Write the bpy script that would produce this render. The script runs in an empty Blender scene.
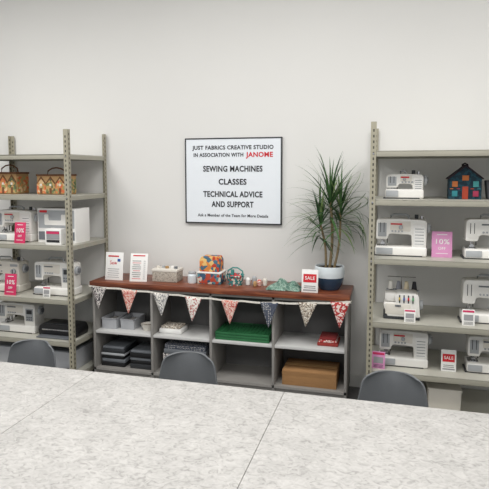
import bpy, bmesh, math, random
from mathutils import Vector, Matrix
random.seed(7)
SC=bpy.context.scene
COL=SC.collection
try:
    SC.view_settings.view_transform='Standard'
    SC.view_settings.look='None'
except Exception: pass

# ---------------------------------------------------------------- materials
def lin(c):
    return tuple(((x/255)/12.92 if x/255<=.04045 else ((x/255+.055)/1.055)**2.4) for x in c)
MC={}
def mat(name,rgb,rough=.5,metal=0,var=.05,scale=14,bump=0,spec=.5,trans=0,stretch=(1,1,1)):
    if name in MC: return MC[name]
    m=bpy.data.materials.new(name); m.use_nodes=True
    nt=m.node_tree; b=nt.nodes['Principled BSDF']
    c=lin(rgb)
    tc=nt.nodes.new('ShaderNodeTexCoord'); mp=nt.nodes.new('ShaderNodeMapping'); mp.inputs['Scale'].default_value=stretch
    nz=nt.nodes.new('ShaderNodeTexNoise'); nz.inputs['Scale'].default_value=scale; nz.inputs['Detail'].default_value=4
    cr=nt.nodes.new('ShaderNodeValToRGB')
    cr.color_ramp.elements[0].position=.3; cr.color_ramp.elements[1].position=.7
    cr.color_ramp.elements[0].color=tuple(x*(1-var) for x in c)+(1,)
    cr.color_ramp.elements[1].color=tuple(min(1,x*(1+var)) for x in c)+(1,)
    nt.links.new(tc.outputs['Object'],mp.inputs['Vector']); nt.links.new(mp.outputs[0],nz.inputs['Vector'])
    nt.links.new(nz.outputs['Fac'],cr.inputs['Fac']); nt.links.new(cr.outputs['Color'],b.inputs['Base Color'])
    b.inputs['Roughness'].default_value=rough; b.inputs['Metallic'].default_value=metal
    b.inputs['Specular IOR Level'].default_value=spec
    if trans: b.inputs['Transmission Weight'].default_value=trans
    if bump:
        bp=nt.nodes.new('ShaderNodeBump'); bp.inputs['Strength'].default_value=bump; bp.inputs['Distance'].default_value=.004
        nt.links.new(nz.outputs['Fac'],bp.inputs['Height']); nt.links.new(bp.outputs['Normal'],b.inputs['Normal'])
    MC[name]=m; return m
def pattern(name,cols,kind='voronoi',scale=40,rough=.85):
    """patterned cotton: constant colour ramp over a cell texture"""
    if name in MC: return MC[name]
    m=bpy.data.materials.new(name); m.use_nodes=True
    nt=m.node_tree; b=nt.nodes['Principled BSDF']
    tc=nt.nodes.new('ShaderNodeTexCoord'); cr=nt.nodes.new('ShaderNodeValToRGB'); cr.color_ramp.interpolation='CONSTANT'
    if kind=='voronoi':
        t=nt.nodes.new('ShaderNodeTexVoronoi'); t.inputs['Scale'].default_value=scale
        sp=nt.nodes.new('ShaderNodeSeparateColor'); nt.links.new(t.outputs['Color'],sp.inputs[0]); out=sp.outputs[0]
    elif kind=='dots':
        t=nt.nodes.new('ShaderNodeTexVoronoi'); t.inputs['Scale'].default_value=scale; t.inputs['Randomness'].default_value=.3; out=t.outputs['Distance']
    else:
        t=nt.nodes.new('ShaderNodeTexNoise'); t.inputs['Scale'].default_value=scale; t.inputs['Detail'].default_value=3; out=t.outputs['Fac']
    nt.links.new(tc.outputs['Object'],t.inputs['Vector'])
    el=cr.color_ramp.elements; n=len(cols)
    lo,hi=(.36,.64) if kind=='noise' else (0,1)
    if kind=='dots': lo,hi=(0,.75)
    el[0].position=0; el[0].color=lin(cols[0])+(1,)
    el[1].position=lo+(hi-lo)/n; el[1].color=lin(cols[1])+(1,)
    for i in range(2,n):
        e=el.new(lo+(hi-lo)*i/n); e.color=lin(cols[i])+(1,)
    nt.links.new(out,cr.inputs['Fac']); nt.links.new(cr.outputs['Color'],b.inputs['Base Color'])
    b.inputs['Roughness'].default_value=rough
    MC[name]=m; return m

WALL=mat('wall_paint',(223,222,219),.9,var=.012,scale=1.2,bump=.03,spec=.2)
CEIL=mat('ceiling_paint',(238,238,236),.9,var=.01)
FLOOR=mat('floor_carpet',(104,103,102),.95,var=.15,scale=90,bump=.3)
TRIM=mat('trim_paint',(215,214,210),.5,var=.01)
RACK=mat('rack_enamel',(160,155,137),.45,var=.03,scale=6)
RACKD=mat('rack_slot_dark',(66,63,54),.6)
SHELF=mat('shelf_panel_enamel',(186,184,173),.4,var=.03,scale=5)
LIP=mat('shelf_lip_enamel',(162,159,145),.4,var=.03,scale=5)
CABG=mat('cabinet_melamine_grey',(146,143,139),.55,var=.03,scale=8)
CABS=mat('cabinet_shelf_pale',(204,204,202),.5,var=.02)
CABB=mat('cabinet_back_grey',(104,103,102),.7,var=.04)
CHAIR=mat('chair_grey_plastic',(104,107,110),.45,var=.03)
CHLEG=mat('chair_leg_metal',(60,60,62),.35,metal=.8)
WHITE=mat('machine_white_plastic',(236,234,229),.35,var=.012,scale=3)
CREAM=mat('machine_cream_plastic',(222,217,207),.4,var=.015)
LGREY=mat('machine_grey_trim',(168,171,174),.4)
MGREY=mat('machine_mid_grey',(108,112,117),.4)
DGREY=mat('machine_dark_trim',(50,52,55),.4)
BLACK=mat('black_plastic',(24,24,26),.4)
STEEL=mat('polished_steel',(190,190,192),.25,metal=1)
RED=mat('print_red',(206,32,44),.6)
BLUE=mat('machine_blue_print',(60,90,160),.5)
PINK=mat('sign_magenta',(205,48,96),.6,var=.03)
PINKL=mat('sign_pale_pink',(214,146,190),.6,var=.04)
PAPER=mat('white_card',(238,237,234),.7,var=.01)
INK=mat('print_ink',(34,34,38),.7)
GINK=mat('print_grey',(150,150,152),.7)
TEAL=mat('teal_cotton',(70,140,134),.9,var=.15,scale=30,bump=.2)
GREEN=mat('green_tray_plastic',(44,108,66),.5,var=.1)
CARD=mat('cardboard',(160,120,78),.85,var=.06,stretch=(1,1,6))
TAN=mat('tan_felt',(176,140,96),.9,var=.08)
ORANGE=mat('orange_cotton',(214,112,52),.9,var=.1)
SIGNW=mat('sign_white_panel',(230,235,240),.35,var=.005)
FRAME=mat('sign_frame_black',(34,36,40),.35)
POTW=mat('pot_glaze_white',(216,224,228),.25,var=.02)
POTB=mat('pot_glaze_navy',(44,66,88),.2,var=.15,scale=10)
SOIL=mat('potting_soil',(50,38,28),1,var=.3,scale=80)
CANE=mat('plant_cane_bark',(128,112,84),.85,var=.2,scale=60,bump=.4)
LEAF1=mat('leaf_green',(66,100,56),.45,var=.25,scale=10)
LEAF2=mat('leaf_green_dark',(42,74,42),.45,var=.25,scale=10)
LEAF3=mat('leaf_green_light',(116,140,84),.45,var=.2,scale=10)
CORD=mat('bunting_tape',(232,228,218),.9)
def wood_top():
    m=bpy.data.materials.new('stained_wood_top'); m.use_nodes=True
    nt=m.node_tree; b=nt.nodes['Principled BSDF']
    tc=nt.nodes.new('ShaderNodeTexCoord'); mp=nt.nodes.new('ShaderNodeMapping'); mp.inputs['Scale'].default_value=(1.2,14,14)
    nz=nt.nodes.new('ShaderNodeTexNoise'); nz.inputs['Scale'].default_value=3; nz.inputs['Detail'].default_value=8; nz.inputs['Distortion'].default_value=.6
    cr=nt.nodes.new('ShaderNodeValToRGB'); e=cr.color_ramp.elements
    e[0].position=.3; e[0].color=lin((78,38,24))+(1,); e[1].position=.72; e[1].color=lin((160,96,62))+(1,)
    x=e.new(.5); x.color=lin((118,62,42))+(1,)
    nt.links.new(tc.outputs['Object'],mp.inputs[0]); nt.links.new(mp.outputs[0],nz.inputs['Vector'])
    nt.links.new(nz.outputs['Fac'],cr.inputs[0]); nt.links.new(cr.outputs[0],b.inputs['Base Color'])
    b.inputs['Roughness'].default_value=.38
    return m
WOOD=wood_top()
def table_cloth():
    m=bpy.data.materials.new('mottled_grey_tabletop'); m.use_nodes=True
    nt=m.node_tree; b=nt.nodes['Principled BSDF']
    tc=nt.nodes.new('ShaderNodeTexCoord')
    def nz(sc,st,det=5,dist=0):
        mp=nt.nodes.new('ShaderNodeMapping'); mp.inputs['Scale'].default_value=st
        n=nt.nodes.new('ShaderNodeTexNoise'); n.inputs['Scale'].default_value=sc; n.inputs['Detail'].default_value=det; n.inputs['Distortion'].default_value=dist
        nt.links.new(tc.outputs['Object'],mp.inputs[0]); nt.links.new(mp.outputs[0],n.inputs['Vector']); return n
    a=nz(42,(.8,1,1),8,1.6); c=nz(9,(1,1,1),6,.8)
    def ramp(src,stops):
        cr=nt.nodes.new('ShaderNodeValToRGB'); e=cr.color_ramp.elements
        e[0].position=stops[0][0]; e[0].color=lin(stops[0][1])+(1,); e[1].position=stops[-1][0]; e[1].color=lin(stops[-1][1])+(1,)
        for p_,c_ in stops[1:-1]:
            x=e.new(p_); x.color=lin(c_)+(1,)
        nt.links.new(src.outputs['Fac'],cr.inputs[0]); return cr
    r1=ramp(a,[(.32,(158,156,153)),(.45,(181,179,176)),(.64,(193,191,188))])
    r2=ramp(c,[(.35,(232,232,232)),(.65,(255,255,255))])
    mx=nt.nodes.new('ShaderNodeMix'); mx.data_type='RGBA'; mx.blend_type='MULTIPLY'; mx.inputs[0].default_value=.6
    nt.links.new(r1.outputs[0],mx.inputs[6]); nt.links.new(r2.outputs[0],mx.inputs[7])
    nt.links.new(mx.outputs[2],b.inputs['Base Color'])
    bp=nt.nodes.new('ShaderNodeBump'); bp.inputs['Strength'].default_value=.08; bp.inputs['Distance'].default_value=.002
    nt.links.new(a.outputs['Fac'],bp.inputs['Height']); nt.links.new(bp.outputs[0],b.inputs['Normal'])
    b.inputs['Roughness'].default_value=.75
    return m
CLOTH=table_cloth()
TEDGE=mat('table_edge_grey',(120,118,115),.6)

# ---------------------------------------------------------------- builder
class B:
    def __init__(s,name):
        s.name=name; s.bm=bmesh.new(); s.mats=[]; s.M=Matrix.Identity(4)
    def mi(s,m):
        if m not in s.mats: s.mats.append(m)
        return s.mats.index(m)
    def merge(s,b2,m,X=None):
        i=s.mi(m)
        T=s.M@(X if X is not None else Matrix.Identity(4))
        vm={}
        for v in b2.verts: vm[v]=s.bm.verts.new(T@v.co)
        for f in b2.faces:
            try:
                g=s.bm.faces.new([vm[v] for v in f.verts]); g.material_index=i; g.smooth=True
            except ValueError: pass
        b2.free()
    def box(s,c,size,m,bev=0,rot=(0,0,0),seg=2):
        b=bmesh.new(); bmesh.ops.create_cube(b,size=1)
        for v in b.verts: v.co=Vector((v.co.x*size[0],v.co.y*size[1],v.co.z*size[2]))
        if bev: bmesh.ops.bevel(b,geom=b.edges[:],offset=min(bev,min(size)*.45),segments=seg,profile=.5,affect='EDGES')
        s.merge(b,m,Matrix.Translation(c)@(Matrix.Rotation(rot[2],4,'Z')@Matrix.Rotation(rot[1],4,'Y')@Matrix.Rotation(rot[0],4,'X')))
    def cyl(s,c,r,h,m,axis='z',r2=None,seg=24,bev=0):
        r2=r if r2 is None else r2
        e=min(bev,r*.4,h*.4)
        pr=[(0,-h/2),(r-e,-h/2),(r,-h/2+e),(r2,h/2-e),(r2-e,h/2),(0,h/2)] if e else [(0,-h/2),(r,-h/2),(r2,h/2),(0,h/2)]
        X={'z':Matrix.Identity(4),'y':Matrix.Rotation(math.pi/2,4,'X'),'x':Matrix.Rotation(math.pi/2,4,'Y')}[axis]
        s.rev(pr,m,c,seg,X)
    def rev(s,pr,m,c=(0,0,0),seg=32,X=None):
        b=bmesh.new(); rings=[]
        for r,z in pr:
            if r<1e-6: rings.append([b.verts.new((0,0,z))])
            else: rings.append([b.verts.new((r*math.cos(2*math.pi*k/seg),r*math.sin(2*math.pi*k/seg),z)) for k in range(seg)])
        for a,d in zip(rings,rings[1:]):
            for k in range(seg):
                k2=(k+1)%seg
                if len(a)==1 and len(d)==1: continue
                if len(a)==1: b.faces.new((a[0],d[k2],d[k]))
                elif len(d)==1: b.faces.new((a[k],a[k2],d[0]))
                else: b.faces.new((a[k],a[k2],d[k2],d[k]))
        bmesh.ops.recalc_face_normals(b,faces=b.faces[:])
        s.merge(b,m,Matrix.Translation(c)@(X if X is not None else Matrix.Identity(4)))
    def prof(s,pts,y0,y1,m,rad=0,bev=0,X=None):
        """polygon in XZ (optionally with rounded corners) extruded along Y"""
        P=[]
        n=len(pts)
        for i,q in enumerate(pts):
            r=q[2] if len(q)>2 else rad
            p=Vector(q[:2]); a=Vector(pts[i-1][:2])-p; d=Vector(pts[(i+1)%n][:2])-p
            r=min(r,a.length*.45,d.length*.45)
            if r<1e-5: P.append(p); continue
            A=p+a.normalized()*r; D=p+d.normalized()*r
            for k in range(6):
                t=k/5; P.append(A*(1-t)**2+p*2*t*(1-t)+D*t*t)
        b=bmesh.new()
        f=b.faces.new([b.verts.new((p.x,y0,p.y)) for p in P])
        ex=bmesh.ops.extrude_face_region(b,geom=[f])
        for v in [g for g in ex['geom'] if isinstance(g,bmesh.types.BMVert)]: v.co.y=y1
        bmesh.ops.recalc_face_normals(b,faces=b.faces[:])
        if bev:
            ed=[e for e in b.edges if abs(e.verts[0].co.y-e.verts[1].co.y)<1e-6]
            bmesh.ops.bevel(b,geom=ed,offset=bev,segments=2,profile=.5,affect='EDGES')
        big=[f for f in b.faces if len(f.verts)>4]
        if big: bmesh.ops.triangulate(b,faces=big)
        s.merge(b,m,X)
    def tube(s,pts,r,m,seg=8,r2=None):
        b=bmesh.new(); rings=[]; pts=[Vector(p) for p in pts]; n=len(pts)
        for i,p in enumerate(pts):
            d=(pts[min(i+1,n-1)]-pts[max(i-1,0)]).normalized()
            up=Vector((0,0,1)) if abs(d.z)<.9 else Vector((1,0,0))
            u=d.cross(up).normalized(); w=d.cross(u)
            rr=r+(r2-r)*i/(n-1) if r2 is not None else r
            rings.append([b.verts.new(p+u*rr*math.cos(2*math.pi*k/seg)+w*rr*math.sin(2*math.pi*k/seg)) for k in range(seg)])
        for a,d in zip(rings,rings[1:]):
            for k in range(seg): b.faces.new((a[k],a[(k+1)%seg],d[(k+1)%seg],d[k]))
        b.faces.new(rings[0][::-1]); b.faces.new(rings[-1])
        bmesh.ops.recalc_face_normals(b,faces=b.faces[:])
        s.merge(b,m)
    def grid(s,fn,nu,nv,m):
        b=bmesh.new(); g=[[b.verts.new(fn(i/nu,j/nv)) for i in range(nu+1)] for j in range(nv+1)]
        for j in range(nv):
            for i in range(nu): b.faces.new((g[j][i],g[j][i+1],g[j+1][i+1],g[j+1][i]))
        s.merge(b,m)
    def text(s,t,size,pos,m,bold=0,align='CENTER',width=None,depth=.0006):
        cu=bpy.data.curves.new('t','FONT'); cu.body=t; cu.size=size; cu.align_x=align; cu.align_y='CENTER'
        cu.offset=bold*size; cu.extrude=depth; cu.resolution_u=3; cu.space_character=1.08
        ob=bpy.data.objects.new('t',cu); COL.objects.link(ob); bpy.context.view_layer.update()
        me=bpy.data.meshes.new_from_object(ob.evaluated_get(bpy.context.evaluated_depsgraph_get()))
        b=bmesh.new(); b.from_mesh(me); sx=1
        xs=[v.co.x for v in b.verts]
        if width and xs: sx=width/(max(xs)-min(xs))
        s.merge(b,m,Matrix.Translation(pos)@Matrix.Rotation(math.pi/2,4,'X')@Matrix.Diagonal((sx,1,1,1)))
        bpy.data.objects.remove(ob); bpy.data.curves.remove(cu); bpy.data.meshes.remove(me)
    def done(s,loc=(0,0,0),rz=0,ang=35,scale=1):
        me=bpy.data.meshes.new(s.name); s.bm.to_mesh(me); s.bm.free()
        for m in s.mats: me.materials.append(m)
        me.set_sharp_from_angle(angle=math.radians(ang))
        ob=bpy.data.objects.new(s.name,me); COL.objects.link(ob)
        ob.location=loc; ob.rotation_euler=(0,0,rz); ob.scale=(scale,)*3
        return ob

# ---------------------------------------------------------------- room
XL,XR,YF,H=-6.2,4.2,-7.5,3.7
def slab(name,c,size,m):
    b=B(name); b.box((0,0,0),size,m); return b.done(c)
slab('wall_back',((XL+XR)/2,.05,H/2),(XR-XL+.2,.1,H),WALL)
slab('wall_left',(XL-.05,YF/2,H/2),(.1,-YF,H),WALL)
slab('wall_right',(XR+.05,YF/2,H/2),(.1,-YF,H),WALL)
slab('floor',((XL+XR)/2,YF/2,-.05),(XR-XL+.2,-YF+.2,.1),FLOOR)
slab('ceiling',((XL+XR)/2,YF/2,H+.05),(XR-XL+.2,-YF+.2,.1),CEIL)
slab('baseboard_back',((XL+XR)/2,-.006,.05),(XR-XL,.012,.1),TRIM)

# ---------------------------------------------------------------- shop racks
ZS=[1.90,1.57,1.165,.72,.37]
def rack(x0,x1,y0=-.62,y1=-.02,h=2.095):
    b=B('shelving_rack')
    for (px,sx) in ((x0,1),(x1,-1)):
        for (py,sy) in ((y0,1),(y1,-1)):
            b.box((px+sx*.019,py+sy*.001,h/2),(.038,.0022,h),RACK)
            b.box((px+sx*.001,py+sy*.019,h/2),(.0022,.038,h),RACK)
            b.box((px+sx*.018,py+sy*.018,.003),(.05,.05,.006),RACK)
            z=.06
            while z<h-.03:
                b.box((px+sx*.020,py+sy*.001,z),(.010,.0034,.018),RACKD)
                b.box((px+sx*.001,py+sy*.020,z+.02),(.0034,.010,.018),RACKD)
                z+=.038
    for z in ZS+[.08]:
        b.box(((x0+x1)/2,(y0+y1)/2,z-.004),(x1-x0-.006,y1-y0-.006,.008),SHELF)
        b.box(((x0+x1)/2,y0+.006,z-.02),(x1-x0-.006,.006,.04),LIP,.0015)
        b.box(((x0+x1)/2,y1-.006,z-.02),(x1-x0-.006,.006,.04),LIP)
        for x in (x0+.006,x1-.006): b.box((x,(y0+y1)/2,z-.02),(.005,y1-y0-.01,.04),LIP)
        for x in (x0+.02,x1-.02):
            b.cyl((x,y0-.002,z-.02),.006,.006,STEEL,'y',seg=8)
    return b.done()
rack(-3.46,-2.465)
rack(-.136,.86)

# ---------------------------------------------------------------- cabinet
b=B('cubby_cabinet')
X0,X1=-2.41,-.285; YB,YFc=-.012,-.40
zt=.80
for x in (X0+.01,-1.87,-1.36,-.85,X1-.01):
    b.box((x,(YB+YFc)/2,zt/2+.02),(.02,YFc*-1+YB,zt-.04),CABG,.001)
b.box(((X0+X1)/2,(YB+YFc)/2,.09),(X1-X0,-YFc+YB,.02),CABG)
b.box(((X0+X1)/2,YFc+.03,.04),(X1-X0,.018,.08),CABG)
b.box(((X0+X1)/2,(YB+YFc)/2,zt-.01),(X1-X0,-YFc+YB,.02),CABG)
for i,(a,c) in enumerate(((X0+.02,-1.88),(-1.86,-1.37),(-1.35,-.86),(-.84,X1-.02))):
    b.box(((a+c)/2,(YB+YFc)/2+.002,.409),(c-a,-YFc+YB-.006,.022),CABS,.001)
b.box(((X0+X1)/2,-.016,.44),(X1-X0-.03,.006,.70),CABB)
b.box(((X0+X1)/2,-.213,.823),(X1-X0+.03,.415,.044),WOOD,.004)
b.done()

# ---------------------------------------------------------------- bunting
PATS=[pattern('cotton_charcoal_floral',[(70,66,70),(225,220,214),(120,110,112)],'noise',60),
 pattern('cotton_white_floral',[(232,228,220),(238,235,228),(176,70,66),(236,232,226)],'noise',45),
 pattern('cotton_red_rose',[(188,60,56),(230,216,204),(204,104,90),(226,204,192)],'noise',50),
 pattern('cotton_grey_sprig',[(230,226,218),(120,120,124),(222,218,212)],'noise',60),
 pattern('cotton_red_gingham',[(184,56,56),(232,216,208)],'voronoi',90),
 pattern('cotton_navy_dots',[(228,224,218),(86,92,104),(70,76,92)],'dots',75),
 pattern('cotton_beige_print',[(210,200,184),(112,96,84),(222,216,204)],'noise',55)]
b=B('bunting_garland')
px=[-2.33,-2.05,-1.77,-1.49,-1.19,-.875,-.58,-.34]; pp=[0,2,3,1,2,5,6,4]
def cz(x):
    t=(x+2.42)/2.14
    return .806-.045*math.sin(math.pi*min(1,t)**1.5)-.006*abs(math.sin(t*math.pi*8))
ptsc=[(-2.42+2.16*i/70,-.428,cz(-2.42+2.16*i/70)) for i in range(71)]
for p,q in zip(ptsc,ptsc[1:]):
    a=math.atan2(q[2]-p[2],q[0]-p[0])
    b.box(((p[0]+q[0])/2,-.4285,(p[2]+q[2])/2),(.0325,.003,.014),CORD,rot=(0,-a,0))
b.box((-2.427,-.40,.81),(.003,.06,.014),CORD); b.box((-.262,-.40,.80),(.004,.06,.014),CORD)
for i,x in enumerate(px):
    w,h=.070,.185+.012*(i%2); zc=cz(x)
    wob=random.uniform(-.015,.015)
    def fn(u,v,x=x,w=w,h=h,zc=zc,wob=wob):
        hw=w*(1-v)+.0015
        return (x+(u*2-1)*hw+wob*v,-.4315-.006*math.sin(v*2.6)-.004*math.sin(u*6),zc+.004-v*h)
    b.grid(fn,6,8,PATS[pp[i]])
ob=b.done()
md=ob.modifiers.new('cloth_thickness','SOLIDIFY'); md.thickness=.0012

# ---------------------------------------------------------------- wall sign
b=B('wall_sign')
sx0,sx1,sz0,sz1=-1.71,-.863,1.32,2.045
cx=(sx0+sx1)/2; cz_=(sz0+sz1)/2; W=sx1-sx0; HH=sz1-sz0
b.box((0,-.012,0),(W-.012,.02,HH-.012),SIGNW)
for s_ in (-1,1):
    b.box((s_*(W/2-.005),-.014,0),(.010,.026,HH),FRAME,.002)
    b.box((0,-.014,s_*(HH/2-.005)),(W,.026,.010),FRAME,.002)
yt=-.0235
def zr(py): return (181-py)/83*HH
b.text('JUST FABRICS CREATIVE STUDIO',.046,(0,yt,zr(149)),INK,.026,width=.71)
b.text('IN ASSOCIATION WITH',.044,(-.125,yt,zr(156)),INK,.026,width=.44)
b.text('JANOME',.056,(.235,yt,zr(156)),RED,.03,width=.23)
b.text('SEWING MACHINES',.066,(0,yt,zr(169.5)),INK,.03,width=.52)
b.text('CLASSES',.066,(0,yt,zr(182)),INK,.03,width=.245)
b.text('TECHNICAL ADVICE',.066,(0,yt,zr(194)),INK,.03,width=.52)
b.text('AND SUPPORT',.066,(0,yt,zr(203.8)),INK,.03,width=.37)
b.text('Ask a Member of the Team for More Details',.034,(0,yt,zr(214.5)),INK,.018,width=.62)
b.done((cx,0,cz_))

# ---------------------------------------------------------------- sewing machines
def sewing_machine(loc,w=.38,h=.28,d=.17,body=WHITE,trim=LGREY,style=0,rz=0):
    b=B('sewing_machine'); L=-w/2; R=w/2
    b.box((0,.005,.034),(w,d,.068),body,.014,seg=3)
    b.box((-.02,-.002,.004),(w*.94,d*.9,.008),DGREY)
    b.box((L+w*.18,-d/2+.001,.036),(w*.32,.004,.045),trim,.002)
    b.box((L+.045,.0,.069),(.07,d*.5,.003),STEEL,.001)
    y0,y1=-d*.40,d*.40
    b.prof([(L+.006,h-.004,.03),(L+.004,h*.44,.012),(L+.082,h*.44,.012),(L+.092,h*.60,.02),
            (R-w*.30,h*.58,.02),(R-w*.285,.055,.012),(R-.006,.055,.012),(R-.002,h*.97,.028),(0,h,.0)],y0,y1,body,bev=.007)
    if style in (0,2):
        b.prof([(L+.1,h*.93,.004),(L+.1,h*.68,.01),(R-w*.32,h*.66,.01),(R-w*.32,h*.93,.004)],y0-.002,y0+.004,CREAM if body is WHITE else WHITE,bev=.001)
    b.box((L+.10+w*.12,y0-.003,h*.86),(w*.22,.003,.010),RED if style==2 else MGREY)
    b.box((L+.046,y0-.001,h*.70),(.058,.004,h*.36),trim if style!=1 else body,.002)
    b.box((L+.033,y0-.002,h*.76),(.004,.006,h*.26),DGREY); b.box((L+.058,y0-.002,h*.76),(.004,.006,h*.26),DGREY)
    cxx=R-w*.15
    if style==0:
        b.box((cxx,y0-.001,h*.62),(w*.2,.004,h*.42),trim,.002)
        b.box((cxx,y0-.003,h*.72),(w*.14,.004,h*.14),DGREY,.001)
        for i in range(3):
            for j in range(2): b.cyl((cxx-.02+.02*i,y0-.004,h*(.46+.08*j)),.006,.006,MGREY,'y',seg=12)
    elif style==1:
        b.cyl((cxx,y0-.010,h*.68),w*.065,.022,trim,'y',bev=.003); b.box((cxx,y0-.022,h*.68),(.006,.004,w*.11),DGREY)
        b.cyl((cxx,y0-.008,h*.36),w*.045,.018,trim,'y',bev=.003)
        b.box((cxx-.0,y0-.002,h*.87),(w*.2,.003,.02),LGREY)
    else:
        b.box((cxx,y0-.002,h*.55),(w*.22,.004,h*.6),PAPER,.002)
        for j in range(6): b.box((cxx,y0-.0045,h*(.34+.08*j)),(w*.17,.002,.004),MGREY if j%2 else LGREY)
        b.cyl((cxx-w*.36,y0-.008,h*.78),w*.04,.018,trim,'y',bev=.003)
    for i in range(4): b.cyl((L+.115+.022*i,y0-.003,h*.67),.0065,.008,trim,'y',seg=14)
    b.cyl((R+.010,.0,h*.74),.037,.024,trim,'x',bev=.005); b.cyl((R+.023,0,h*.74),.02,.01,MGREY,'x')
    b.tube([(L+.10,0,h-.012),(L+.105,0,h+.016),(L+.125,0,h+.026),(R-.145,0,h+.026),(R-.125,0,h+.016),(R-.12,0,h-.012)],.0075,trim,8)
    b.cyl((R-.07,.02,h+.010),.013,.030,DGREY,'z',seg=14)
    b.cyl((R-.035,.02,h+.005),.010,.02,STEEL,'z',seg=14)
    b.cyl((L+.045,-.005,h*.36),.0055,h*.2,STEEL,'z',seg=10)
    b.cyl((L+.045,-.005,.095),.0018,.05,STEEL,'z',seg=8)
    b.cyl((L+.060,.008,h*.34),.004,h*.24,STEEL,'z',seg=8)
    b.prof([(L+.034,.078),(L+.034,.086),(L+.05,.100),(L+.066,.086),(L+.066,.078)],-.022,.012,STEEL)
    b.box((L+.082,.012,h*.40),(.006,.006,.05),BLACK)
    return b.done(loc,rz)
def serger(loc,w=.27,h=.25,body=WHITE,rz=0):
    b=B('overlocker_machine'); d=.2; L=-w/2; R=w/2; t=h*.74
    b.box((0,0,.012),(w,d,.024),DGREY,.006)
    b.prof([(L+.03,.02,.01),(L,.10,.01),(L+.005,t*.62,.01),(L+.085,t*.64,.01),(L+.07,t*.9,.02),(L+.10,t,.03),(R-.01,t,.03),(R,.02,.01)],-d/2,d/2-.03,body,bev=.006)
    b.box((L+.05,-.02,t*.82),(.085,.12,t*.32),body,.012)
    b.box((L+.10,-d/2-.001,.075),(.17,.006,.075),CREAM,.003)
    b.box((L+.1,-d/2-.006,.10),(.04,.008,.012),MGREY,.002)
    cols=[mat('dial_yellow',(200,176,90),.4),BLUE,RED,mat('dial_green',(60,150,90),.4)]
    for i,c in enumerate(cols):
        x=L+.11+.030*i
        b.box((x,-d/2-.001,t*.80),(.008,.006,t*.30),DGREY); b.cyl((x,-d/2-.004,t*.80),.011,.010,c,'x',seg=16)
    b.cyl((R+.01,-.01,t*.5),.035,.022,LGREY,'x',bev=.004)
    b.cyl((L+.045,-.05,t*.55),.005,.07,STEEL); b.box((L+.045,-.055,.095),(.02,.04,.006),STEEL)
    cc=[mat('thread_white',(235,232,225),.8),mat('thread_grey',(140,142,150),.8),mat('thread_cream',(222,208,178),.8),mat('thread_black',(40,40,44),.8)]
    for i in range(4):
        x=L+.05+.055*i; b.cyl((x,.092,t*.95+.03),.020,.062,cc[i],'z',r2=.012,seg=16); b.cyl((x,.092,t*.95),.024,.006,DGREY,seg=16)
    b.box((.01,.095,t*.92),(w*.95,.05,.012),LGREY,.003); b.box((.01,.10,t*.7),(.05,.02,t*.5),LGREY)
    b.cyl((0,.118,h*.82),.004,h*.5,STEEL,seg=8); b.cyl((0,.118,h*1.06),.003,w*.8,STEEL,'x',seg=8)
    return b.done(loc,rz)
S=ZS
sewing_machine((-3.115,-.40,S[2]),.37,.27,style=2)
sewing_machine((-3.25,-.40,S[3]),.36,.27,style=1,body=CREAM)
sewing_machine((-2.725,-.42,S[3]),.37,.285,style=0)
sewing_machine((-3.11,-.41,S[4]),.38,.26,style=0)
sewing_machine((.080,-.40,S[2]),.35,.265,style=2)
sewing_machine((.66,-.40,S[2]),.32,.275,style=1)
sewing_machine((.655,-.40,S[3]),.32,.30,style=1)
sewing_machine((.115,-.41,S[4]),.34,.262,style=2)
sewing_machine((.685,-.40,S[4]),.29,.26,style=0)
serger((.095,-.41,S[3]),.25,.25)
sewing_machine((.095,-.40,S[1]),.26,.175,.14,style=2)

# ---------------------------------------------------------------- cards and leaflets
def card(name,loc,w,h,base,kind,lean=.12,rz=0):
    b=B(name); t=.004
    b.M=Matrix.Rotation(-lean,4,'X')
    b.box((0,0,h/2),(w,t,h),base,.0008)
    y=-t/2-.0012
    if kind=='ten':
        b.text('10%',h*.28,(0,y,h*.60),PAPER,.01,width=w*.66); b.text('OFF',h*.15,(0,y,h*.34),PAPER,.01,width=w*.36)
        b.box((0,y,h*.15),(w*.6,.001,h*.02),PAPER); b.box((0,y,h*.88),(w*.5,.001,h*.03),PAPER)
    elif kind=='price':
        b.box((0,y,h*.88),(w*.9,.001,h*.12),PINK); b.box((0,y,h*.50),(w*.74,.001,h*.36),GINK)
        for i in range(3): b.box((0,y,h*(.08+.07*i)),(w*.74,.001,h*.02),INK)
    elif kind=='leaflet':
        b.box((-w*.05,y,h*.86),(w*.6,.001,h*.05),RED); b.text('Sew',h*.2,(-w*.05,y,h*.62),RED,.0,width=w*.4)
        for i in range(5): b.box((-w*.04,y,h*(.10+.075*i)),(w*(.66-.08*(i%2)),.001,h*.016),GINK)
        b.box((w*.26,y-.0005,h*.72),(w*.16,.001,h*.10),BLUE)
    elif kind=='price_list':
        b.box((0,y,h*.92),(w*.7,.001,h*.04),RED)
        for i in range(10):
            b.box((-w*.12,y,h*(.10+.07*i)),(w*(.5-.1*(i%3==1)),.001,h*.018),INK if i%4 else RED); b.box((w*.33,y,h*(.10+.07*i)),(w*.12,.001,h*.018),GINK)
    elif kind=='photo':
        b.box((0,y,h*.62),(w*.8,.001,h*.36),RED); b.box((0,y,h*.2),(w*.7,.001,h*.02),INK); b.box((0,y,h*.28),(w*.7,.001,h*.02),INK)
        b.text('SALE',h*.2,(0,y-.001,h*.62),PAPER,.01,width=w*.6); b.box((0,y,h*.1),(w*.8,.001,h*.06),GINK)
    b.M=Matrix.Identity(4)
    b.box((0,math.sin(lean)*h*.5+.024,h*.31),(w*.35,.003,h*.62),base,rot=(.22,0,0))
    return b.done(loc,rz)
card('discount_card',(-2.985,-.56,S[2]),.105,.175,PINK,'ten')
card('discount_card',(-3.09,-.57,S[3]),.115,.18,PINK,'ten')
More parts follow.
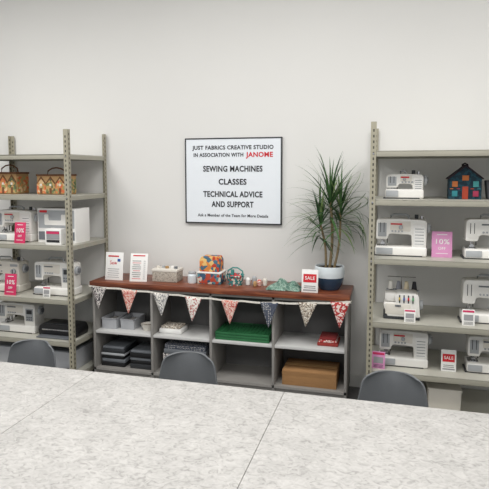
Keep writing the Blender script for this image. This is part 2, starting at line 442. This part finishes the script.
card('discount_card',(.355,-.45,S[2]),.135,.18,PINKL,'ten')
card('brochure_card',(-.055,-.56,S[4]),.09,.12,PINKL,'price',rz=-.1)
card('brochure_card',(.42,-.49,S[4]),.10,.15,PAPER,'photo')
card('price_card',(.15,-.565,S[3]),.075,.09,PAPER,'price')
card('price_card',(-2.74,-.565,S[3]),.07,.09,PAPER,'price')
card('price_card',(.53,-.55,S[3]),.08,.11,PAPER,'price')
card('leaflet_stand',(-2.25,-.32,.845),.165,.235,PAPER,'leaflet')
card('leaflet_stand',(-2.02,-.33,.845),.15,.235,PAPER,'price_list',rz=.12,lean=.2)
card('leaflet_stand',(-.575,-.37,.845),.125,.175,PAPER,'photo')

# ---------------------------------------------------------------- boxes etc. on racks
def house(name,loc,w,h,d,wallm,roofm,wins,handle=True,rz=0):
    b=B(name); e=h*.58
    b.prof([(-w/2,0),(-w/2,e),(0,h*.93),(w/2,e),(w/2,0)],-d/2,d/2,wallm,bev=.003)
    for s_ in (-1,1):
        a=math.atan2(h*.93-e,w/2); ln=math.hypot(w/2,h*.93-e)+.02
        b.box((s_*w/4*1.04,0,(e+h*.93)/2+.006),(ln,d+.03,.009),roofm,.003,rot=(0,s_*a,0))
    y=-d/2-.002
    cols=wins
    b.box((0,y,e*.32),(w*.18,.006,e*.62),cols[0],.001)
    k=0
    for x in (-w*.32,w*.32):
        for z in (e*.28,e*.75):
            b.box((x,y,z),(w*.17,.006,e*.28),cols[(k+1)%len(cols)],.001); k+=1
    b.box((0,y,e*1.05),(w*.2,.006,e*.25),cols[2%len(cols)],.001)
    for i in range(5):
        x=-w*.42+w*.21*i; b.box((x,y,e*.52),(w*.1,.005,e*.04),cols[(i+2)%len(cols)])
    if handle: b.tube([(-w*.10,0,h*.9),(-w*.08,0,h*.99),(0,0,h*1.03),(w*.08,0,h*.99),(w*.10,0,h*.9)],.006,roofm)
    return b.done(loc,rz)
TEALD=pattern('quilted_dark_teal',[(22,44,58),(30,70,84),(26,52,64)],'voronoi',60)
house('fabric_house_bag',(.495,-.37,S[1]),.21,.24,.12,TEALD,mat('roof_dark_cotton',(44,36,44),.9),[mat('win_rust',(170,66,44),.8),mat('win_turq',(50,130,140),.8),mat('win_orange',(190,110,60),.8),mat('win_mag',(160,50,80),.8),mat('win_turq2',(70,150,150),.8)])
b=B('felt_tote_bag')
GF=mat('charcoal_felt',(84,86,90),.95,var=.12,scale=60)
b.prof([(-.07,0,.01),(-.085,.13,.01),(.085,.13,.01),(.07,0,.01)],-.05,.05,GF,bev=.008)
for yy in (-.045,.045): b.tube([(-.04,yy,.12),(-.035,yy,.17),(0,yy,.19),(.035,yy,.17),(.04,yy,.12)],.005,GF)
b.done((.715,-.36,S[1]))
def caddy(name,loc,w,h,d,mats_,rz=0):
    """boxy fabric caddy with appliqued house panels, rim and strap handle"""
    b=B(name); wm,r1,p1,p2=mats_
    b.box((0,0,h*.36),(w,d,h*.72),wm,.010)
    b.box((0,0,h*.72),(w+.008,d+.008,h*.07),r1,.004)
    n=3
    for i in range(n):
        x=-w/2+w*(i+.5)/n; ww=w/n; z=h*.04
        b.prof([(x-ww*.46,z),(x-ww*.46,h*.40),(x,h*.62),(x+ww*.46,h*.40),(x+ww*.46,z)],-d/2-.004,-d/2+.004,[p1,p2,p1][i%3])
        b.prof([(x-ww*.46,h*.38),(x,h*.60),(x+ww*.46,h*.38),(x+ww*.46,h*.44),(x,h*.67),(x-ww*.46,h*.44)],-d/2-.006,-d/2+.003,r1)
        b.box((x,-d/2-.005,h*.14),(ww*.22,.004,h*.2),r1); b.box((x,-d/2-.005,h*.36),(ww*.2,.004,h*.08),CREAM)
    for sy in (-1,1):
        b.prof([(w/2-.001,h*.06),(w/2-.001,h*.6),(w/2+.003,h*.6),(w/2+.003,h*.06)],sy*d*.25-d*.2,sy*d*.25+d*.2,p2)
    b.tube([(-w*.34,0,h*.7),(-w*.30,0,h*.88),(-w*.16,0,h*.97),(0,0,h),(w*.16,0,h*.97),(w*.30,0,h*.88),(w*.34,0,h*.7)],.006,r1)
    return b.done(loc,rz)
P_OR=pattern('cotton_orange_mix',[(196,140,84),(206,110,70),(150,150,96),(216,184,140)],'voronoi',45)
P_GR=pattern('cotton_moss_mix',[(120,128,84),(186,150,98),(90,100,70)],'voronoi',50)
BRN=mat('brown_strap',(112,74,48),.85)
caddy('house_print_caddy',(-2.735,-.38,S[1]),.27,.225,.17,(TAN,BRN,P_OR,P_GR))
caddy('house_print_caddy',(-3.20,-.38,S[1]),.26,.25,.17,(TAN,BRN,P_GR,P_OR))
b=B('machine_carton')
b.box((0,0,.145),(.36,.22,.29),PAPER,.003)
b.box((0,-.1115,.20),(.34,.003,.15),LGREY); b.prof([(-.11,.24,.01),(-.11,.15,.01),(.11,.15,.01),(.11,.24,.01),(.05,.24,.01),(.05,.19,.01),(-.07,.19,.01),(-.07,.24,.01)],-.116,-.112,WHITE)
b.box((0,-.1115,.06),(.34,.003,.07),MGREY); b.box((.05,-.114,.062),(.16,.003,.03),PAPER); b.box((-.12,-.1135,.265),(.07,.003,.02),RED)
b.box((0,-.02,.2905),(.36,.05,.001),GINK)
b.done((-2.69,-.36,S[2]))
b=B('accessory_box')
b.box((0,0,.065),(.15,.09,.13),PAPER,.003); b.box((0,-.046,.08),(.12,.003,.07),GINK); b.box((0,-.0465,.10),(.12,.003,.02),PINK); b.box((0,-.046,.03),(.12,.003,.02),INK)
b.done((-2.65,-.535,S[2]))
b=B('craft_cutting_machine')
b.prof([(-.18,.0,.01),(-.19,.05,.02),(-.17,.10,.03),(.17,.10,.03),(.19,.05,.02),(.18,0,.01)],-.09,.09,BLACK,bev=.006)
b.box((0,-.088,.055),(.30,.01,.012),STEEL,.002); b.box((0,-.06,.104),(.26,.05,.008),DGREY,.003); b.box((.14,-.094,.075),(.05,.006,.02),LGREY,.002)
b.box((0,-.12,.008),(.32,.08,.008),MGREY,.002)
b.done((-2.69,-.41,S[4]))
def tub(name,loc,w,d,h,m,lid=None,rim=True,rz=0):
    b=B(name); t=.004
    b.box((0,0,t/2),(w*.92,d*.92,t),m)
    for s_ in (-1,1):
        b.box((s_*(w/2-t),0,h/2),(t,d-.01,h),m,.001,rot=(0,s_*.05,0)); b.box((0,s_*(d/2-t),h/2),(w-.01,t,h),m,.001,rot=(-s_*.05,0,0))
    if rim:
        for s_ in (-1,1):
            b.box((s_*(w/2),0,h),(.012,d+.012,.006),m,.002); b.box((0,s_*(d/2),h),(w+.012,.012,.006),m,.002)
    if lid: b.box((0,0,h+.006),(w+.01,d+.01,.012),lid,.004)
    else: b.box((0,0,h*.55),(w*.86,d*.86,h*.2),PATS[3],.01)
    return b.done(loc,rz)
CLEAR=mat('bin_grey_plastic',(178,180,184),.35)
tub('storage_tub',(-2.72,-.36,.08),.36,.34,.17,CLEAR,lid=MGREY)
tub('storage_tub',(-3.16,-.36,.08),.38,.34,.17,CLEAR,lid=MGREY)
tub('storage_tub',(.40,-.33,.08),.22,.34,.15,CREAM,lid=CREAM)
tub('storage_tub',(.06,-.33,.08),.28,.34,.15,CREAM,lid=LGREY)
b=B('foot_pedal'); b.prof([(-.06,0,.004),(-.06,.025,.01),(.06,.05,.01),(.06,0,.004)],-.035,.035,BLACK,bev=.004); b.done((-2.62,-.578,.08),0)

# ---------------------------------------------------------------- items on the cabinet top
T=.845
b=B('fabric_covered_box')
P_GB=pattern('cotton_stone_print',[(170,162,150),(190,182,170),(146,138,128)],'noise',60)
b.box((0,0,.045),(.22,.14,.09),P_GB,.004); b.box((0,0,.095),(.228,.148,.022),CREAM,.004)
for i in range(5): b.cyl((-.08+.04*i,-.01+.02*(i%2),.115),.015,.02,[CREAM,LGREY,TAN,PAPER,MGREY][i],seg=14,bev=.002)
b.done((-1.80,-.22,T))
b=B('cotton_reel_jar')
b.rev([(0,0),(.034,0),(.038,.01),(.038,.065),(.03,.075),(.03,.08),(0,.08)],POTW); b.cyl((0,0,.086),.033,.014,LGREY,bev=.002)
b.done((-1.565,-.26,T))
b=B('fabric_storage_box')
P_BL=pattern('cotton_blue_scene',[(50,84,110),(200,194,180),(80,130,140),(176,70,50)],'voronoi',38)
P_SC=pattern('cotton_orange_scene',[(216,134,66),(190,66,44),(226,186,116),(70,110,130)],'voronoi',34)
b.box((0,0,.045),(.20,.15,.09),P_BL,.004); b.box((0,0,.093),(.208,.158,.012),PAPER,.003)
b.box((0,0,.15),(.17,.13,.10),P_SC,.006)
b.prof([(-.085,.195),(-.07,.222,.01),(.07,.222,.01),(.085,.195)],-.06,.06,P_SC,bev=.004)
b.done((-1.415,-.20,T))
b=B('fabric_basket')
b.rev([(0,0),(.055,0),(.072,.075),(.078,.08),(.072,.085),(.065,.078),(.05,.02),(0,.02)],pattern('cotton_teal_red',[(60,130,130),(180,60,60),(220,210,196),(70,130,130)],'voronoi',60))
b.tube([(-.07,0,.07),(-.06,0,.115),(-.02,0,.14),(.02,0,.14),(.06,0,.115),(.07,0,.07)],.006,TEAL)
b.cyl((.0,0,.05),.045,.06,RED,seg=16,bev=.01); b.cyl((-.02,-.01,.1),.014,.05,TEAL,seg=12)
b.done((-1.20,-.24,T))
b=B('pincushion_group')
for i,(x,y,r,h,m) in enumerate(((-.05,0,.022,.05,PAPER),(0,.02,.02,.06,LGREY),(.045,-.005,.022,.04,PATS[2]),(.09,.01,.02,.05,CREAM),(.02,-.04,.016,.03,TAN))):
    b.cyl((x,y,h/2),r*.8,h,m,r2=r,seg=16,bev=.003); b.rev([(r*.9,0),(r*.7,.01),(0,.016)],m,(x,y,h-.002),16)
b.done((-1.05,-.22,T))
b=B('folded_cloth')
def heap(u,v):
    x=(u-.5)*.25; y=(v-.5)*.17
    e=max(0,1-abs(2*u-1)**3)*max(0,1-abs(2*v-1)**3)
    z=e*(.045+.02*math.sin(u*13+v*5)+.014*math.sin(v*17-u*9))+.002
    return (x*(1+.1*math.sin(v*9)),y*(1+.12*math.sin(u*11)),z)
b.grid(heap,28,20,pattern('cotton_sage_print',[(84,116,104),(110,142,128),(150,172,158),(96,126,114)],'noise',40))
b.grid(lambda u,v:((u-.5)*.26,(v-.5)*.18,.0015+.012*abs(math.sin(u*8+v*3))*(1-abs(2*u-1)**4)*(1-abs(2*v-1)**4)),20,16,pattern('cotton_mint_print',[(120,164,150),(176,200,186),(84,120,110)],'noise',60))
ob=b.done((-.785,-.28,T)); md=ob.modifiers.new('thick','SOLIDIFY'); md.thickness=.003; md.offset=1

# ---------------------------------------------------------------- potted plant
b=B('potted_dracaena')
b.rev([(0,0),(.062,0),(.078,.004),(.104,.05),(.114,.10)],POTB,seg=40)
b.rev([(.114,.10),(.117,.13),(.114,.178),(.110,.186),(.104,.184),(.103,.165),(0,.165)],POTW,seg=40)
b.cyl((0,0,.165),.1,.012,SOIL)
def cane(p0,p1,r):
    pts=[]
    for i in range(9):
        t=i/8; p=Vector(p0).lerp(Vector(p1),t); p.x+=.018*math.sin(t*3.1); pts.append(p)
    b.tube(pts,r,CANE,10,r2=r*.8)
cane((0,0,.16),(.0,.0,.68),.012); cane((-.03,.01,.16),(-.08,-.0,.52),.010); cane((.035,-.01,.16),(.075,.0,.60),.010)
def leaf(o,az,el,ln,wd,m,droop):
    p=Vector(o); n=10
    d=Vector((math.cos(az)*math.cos(el),math.sin(az)*math.cos(el)*.5,math.sin(el))).normalized()
    bm=bmesh.new(); rows=[]
    for i in range(n+1):
        t=i/n
        w=wd*(.55+1.4*t if t<.3 else .97)*(1 if t<.3 else max(.03,(1-(t-.3)/.7)**.8))
        sd=d.cross(Vector((0,0,1))); sd=sd.normalized() if sd.length>.05 else Vector((1,0,0))
        up=sd.cross(d).normalized()
        rows.append([bm.verts.new(p-sd*w+up*w*.3),bm.verts.new(p),bm.verts.new(p+sd*w+up*w*.3)])
        p=p+d*ln/n
        if p.y>.165: p.y=.165
        if p.x>.20: d.x*=.55
        if p.x>.285: p.x=.285
        d=(d+Vector((0,0,-droop*(.25+t)))).normalized()
    for a,c in zip(rows,rows[1:]):
        bm.faces.new((a[0],a[1],c[1],c[0])); bm.faces.new((a[1],a[2],c[2],c[1]))
    b.merge(bm,m)
for (o,n,ls) in (((.0,0,.68),64,.40),((-.08,0,.52),48,.32),((.08,0,.60),54,.34)):
    for k in range(n):
        t=k/n; el=1.45-1.75*t+random.uniform(-.15,.15)
        oo=(o[0],o[1],o[2]+.05-.18*t)
        leaf(oo,k*2.399+random.uniform(-.25,.25),el,ls*random.uniform(.72,1.08),.0095,random.choice([LEAF1,LEAF1,LEAF2,LEAF3]),random.uniform(.08,.22))
b.done((-.445,-.20,T))

# ---------------------------------------------------------------- cubby contents
Z1=.42; Z2=.10
tub('grey_bin',(-2.30,-.22,Z1),.14,.22,.09,CLEAR)
tub('grey_bin',(-2.14,-.20,Z1),.13,.22,.085,CLEAR)
def bowl(loc,r,h,m):
    b=B('craft_bowl'); b.rev([(0,0),(r*.6,0),(r,h),(r*.94,h),(r*.55,.008),(0,.008)],m); b.cyl((0,0,h*.6),r*.7,h*.3,PATS[6],seg=20,bev=.006); b.done(loc)
bowl((-1.965,-.27,Z1),.06,.055,CREAM)
b=B('folded_fabric_parcel'); b.box((0,0,.02),(.20,.16,.04),PAPER,.012); b.box((.0,0,.05),(.17,.14,.02),PATS[6],.008); b.done((-1.74,-.25,Z1))
def stack(name,loc,items):
    b=B(name); z=0
    for (w,d,h,m,dx) in items: b.box((dx,0,z+h/2),(w,d,h),m,min(.006,h*.3)); z+=h
    return b.done(loc)
stack('pattern_book_stack',(-2.26,-.22,Z2),[(.22,.26,.035,BLACK,0),(.22,.25,.03,MGREY,.004),(.21,.25,.03,BLACK,-.004),(.22,.26,.02,LGREY,0),(.21,.25,.035,DGREY,.004),(.20,.24,.02,MGREY,0)])
stack('pattern_book_stack',(-2.00,-.22,Z2),[(.20,.26,.04,DGREY,0),(.2,.25,.03,BLACK,.004),(.19,.25,.025,MGREY,-.004),(.2,.26,.04,BLACK,0),(.19,.25,.02,MGREY,.0)])
stack('folded_fabric_stack',(-1.60,-.22,Z2),[(.38,.28,.06,PATS[0],0),(.37,.28,.05,MGREY,.004),(.38,.27,.05,PATS[0],-.004),(.37,.28,.04,MGREY,0),(.36,.26,.04,PATS[5],0)])
b=B('green_cutting_tray')
for k in range(3):
    z=.004+k*.022
    b.box((0,0,z),(.44,.30,.006),GREEN,.002)
    for s_ in (-1,1): b.box((s_*.218,0,z+.008),(.006,.30,.018),GREEN,.001); b.box((0,s_*.148,z+.008),(.44,.006,.018),GREEN,.001)
for i in range(14): b.box((-.20+.031*i,0,.060),(.004,.29,.005),GREEN)
for i in range(9): b.box((0,-.13+.0325*i,.060),(.43,.004,.005),GREEN)
b.done((-1.11,-.22,Z1))
stack('red_fabric_bundle',(-.44,-.22,Z1),[(.16,.2,.025,mat('red_cotton',(150,54,48),.9),0),(.14,.18,.02,PATS[4],.0),(.13,.17,.018,mat('red_cotton2',(130,44,44),.9),0)])
b=B('cardboard_box')
b.box((0,0,.06),(.42,.28,.12),CARD,.002); b.box((-.005,0,.1215),(.41,.04,.002),mat('parcel_tape',(190,150,100),.3))
b.box((0,-.141,.095),(.42,.003,.035),CARD,rot=(.1,0,0))
b.done((-.575,-.22,Z2))

# ---------------------------------------------------------------- table
b=B('cutting_table')
tx=[-3.36,-2.40,-1.43,-.45,.53,1.50]; ty0,ty1=-3.55,-2.03
for a,c in zip(tx,tx[1:]):
    b.box(((a+c)/2,(ty0+ty1)/2,.7475-.0125),(c-a-.002,ty1-ty0,.025),CLOTH,.002)
    b.box(((a+c)/2,(ty0+ty1)/2,.7085),(c-a-.002,ty1-ty0-.006,.026),TEDGE)
for x in (tx[0]+.06,tx[2],tx[3],tx[5]-.06):
    for y in (ty0+.12,ty1-.45):
        b.box((x,y,.348),(.05,.05,.696),LGREY,.004)
for y in (ty0+.12,ty1-.45): b.box(((tx[0]+tx[5])/2,y,.67),(tx[5]-tx[0]-.1,.04,.05),LGREY)
b.done()

# ---------------------------------------------------------------- chairs
def chair(x,y,rz=0):
    root=bpy.data.objects.new('shell_chair',None); COL.objects.link(root); root.location=(x,y,0); root.rotation_euler=(0,0,rz)
    pr=[(-.42,.425,.15),(-.40,.448,.185),(-.32,.448,.205),(-.20,.438,.212),(-.10,.440,.212),(-.045,.47,.205),(-.02,.53,.186),(-.006,.60,.168),(.004,.68,.154),(.012,.745,.143),(.018,.782,.125),(.020,.795,.105)]
    b=B('seat_shell')
    n=len(pr)-1
    def fn(u,v):
        f=v*n; i=min(int(f),n-1); t=f-i
        a,c=pr[i],pr[i+1]; yy=a[0]+(c[0]-a[0])*t; zz=a[1]+(c[1]-a[1])*t; w=a[2]+(c[2]-a[2])*t
        s_=2*u-1; back=max(0,min(1,(v-.42)/.25))
        return (s_*w, yy-back*.065*s_*s_, zz+(1-back)*.03*abs(s_)**3-.010*s_**4*(v>.9))
    b.grid(fn,14,n*2,CHAIR)
    o=b.done(); o.parent=root
    md=o.modifiers.new('s','SUBSURF'); md.levels=1; md.render_levels=2
    md=o.modifiers.new('t','SOLIDIFY'); md.thickness=.009
    b=B('leg_frame')
    for sx in (-1,1):
        for sy,yy in ((-1,-.33),(1,-.10)):
            b.tube([(sx*.10,yy,.425),(sx*.19,yy+sy*.07,.0)],.011,CHLEG,10)
        b.tube([(sx*.105,-.34,.41),(sx*.105,-.09,.41)],.009,CHLEG)
    b.tube([(-.11,-.33,.41),(.11,-.33,.41)],.009,CHLEG); b.tube([(-.11,-.10,.41),(.11,-.10,.41)],.009,CHLEG)
    o=b.done(); o.parent=root
chair(-1.93,-1.80); chair(-1.005,-1.77,.04); chair(.035,-1.78,-.04)

# ---------------------------------------------------------------- lights
def area(name,loc,sx,sy,e,col=(1,1,1)):
    l=bpy.data.lights.new(name,'AREA'); l.shape='RECTANGLE'; l.size=sx; l.size_y=sy; l.energy=e; l.color=col
    o=bpy.data.objects.new(name,l); COL.objects.link(o); o.location=loc; return o
for i,(x,y) in enumerate(((-3.4,-2.2),(-.9,-2.2),(1.6,-2.2),(-3.0,-5.2),(.8,-5.2))):
    area('ceiling_panel_light',(x,y,H-.03),1.2,1.2,57,(1,.985,.965))
w=bpy.data.worlds.new('world'); SC.world=w; w.use_nodes=True
bg=w.node_tree.nodes['Background']; bg.inputs[0].default_value=(.94,.975,1,1); bg.inputs[1].default_value=.72

# ---------------------------------------------------------------- camera
f=540; th=math.radians(15.1); p=math.radians(5)
cam=bpy.data.cameras.new('camera'); co=bpy.data.objects.new('camera',cam); COL.objects.link(co)
co.location=(0,-4.4,1.75); co.rotation_euler=(math.pi/2-p,0,th)
cam.sensor_width=36; cam.lens=f/489*36; cam.shift_y=-(244.5-(173+f*math.tan(p)))/489
SC.camera=co
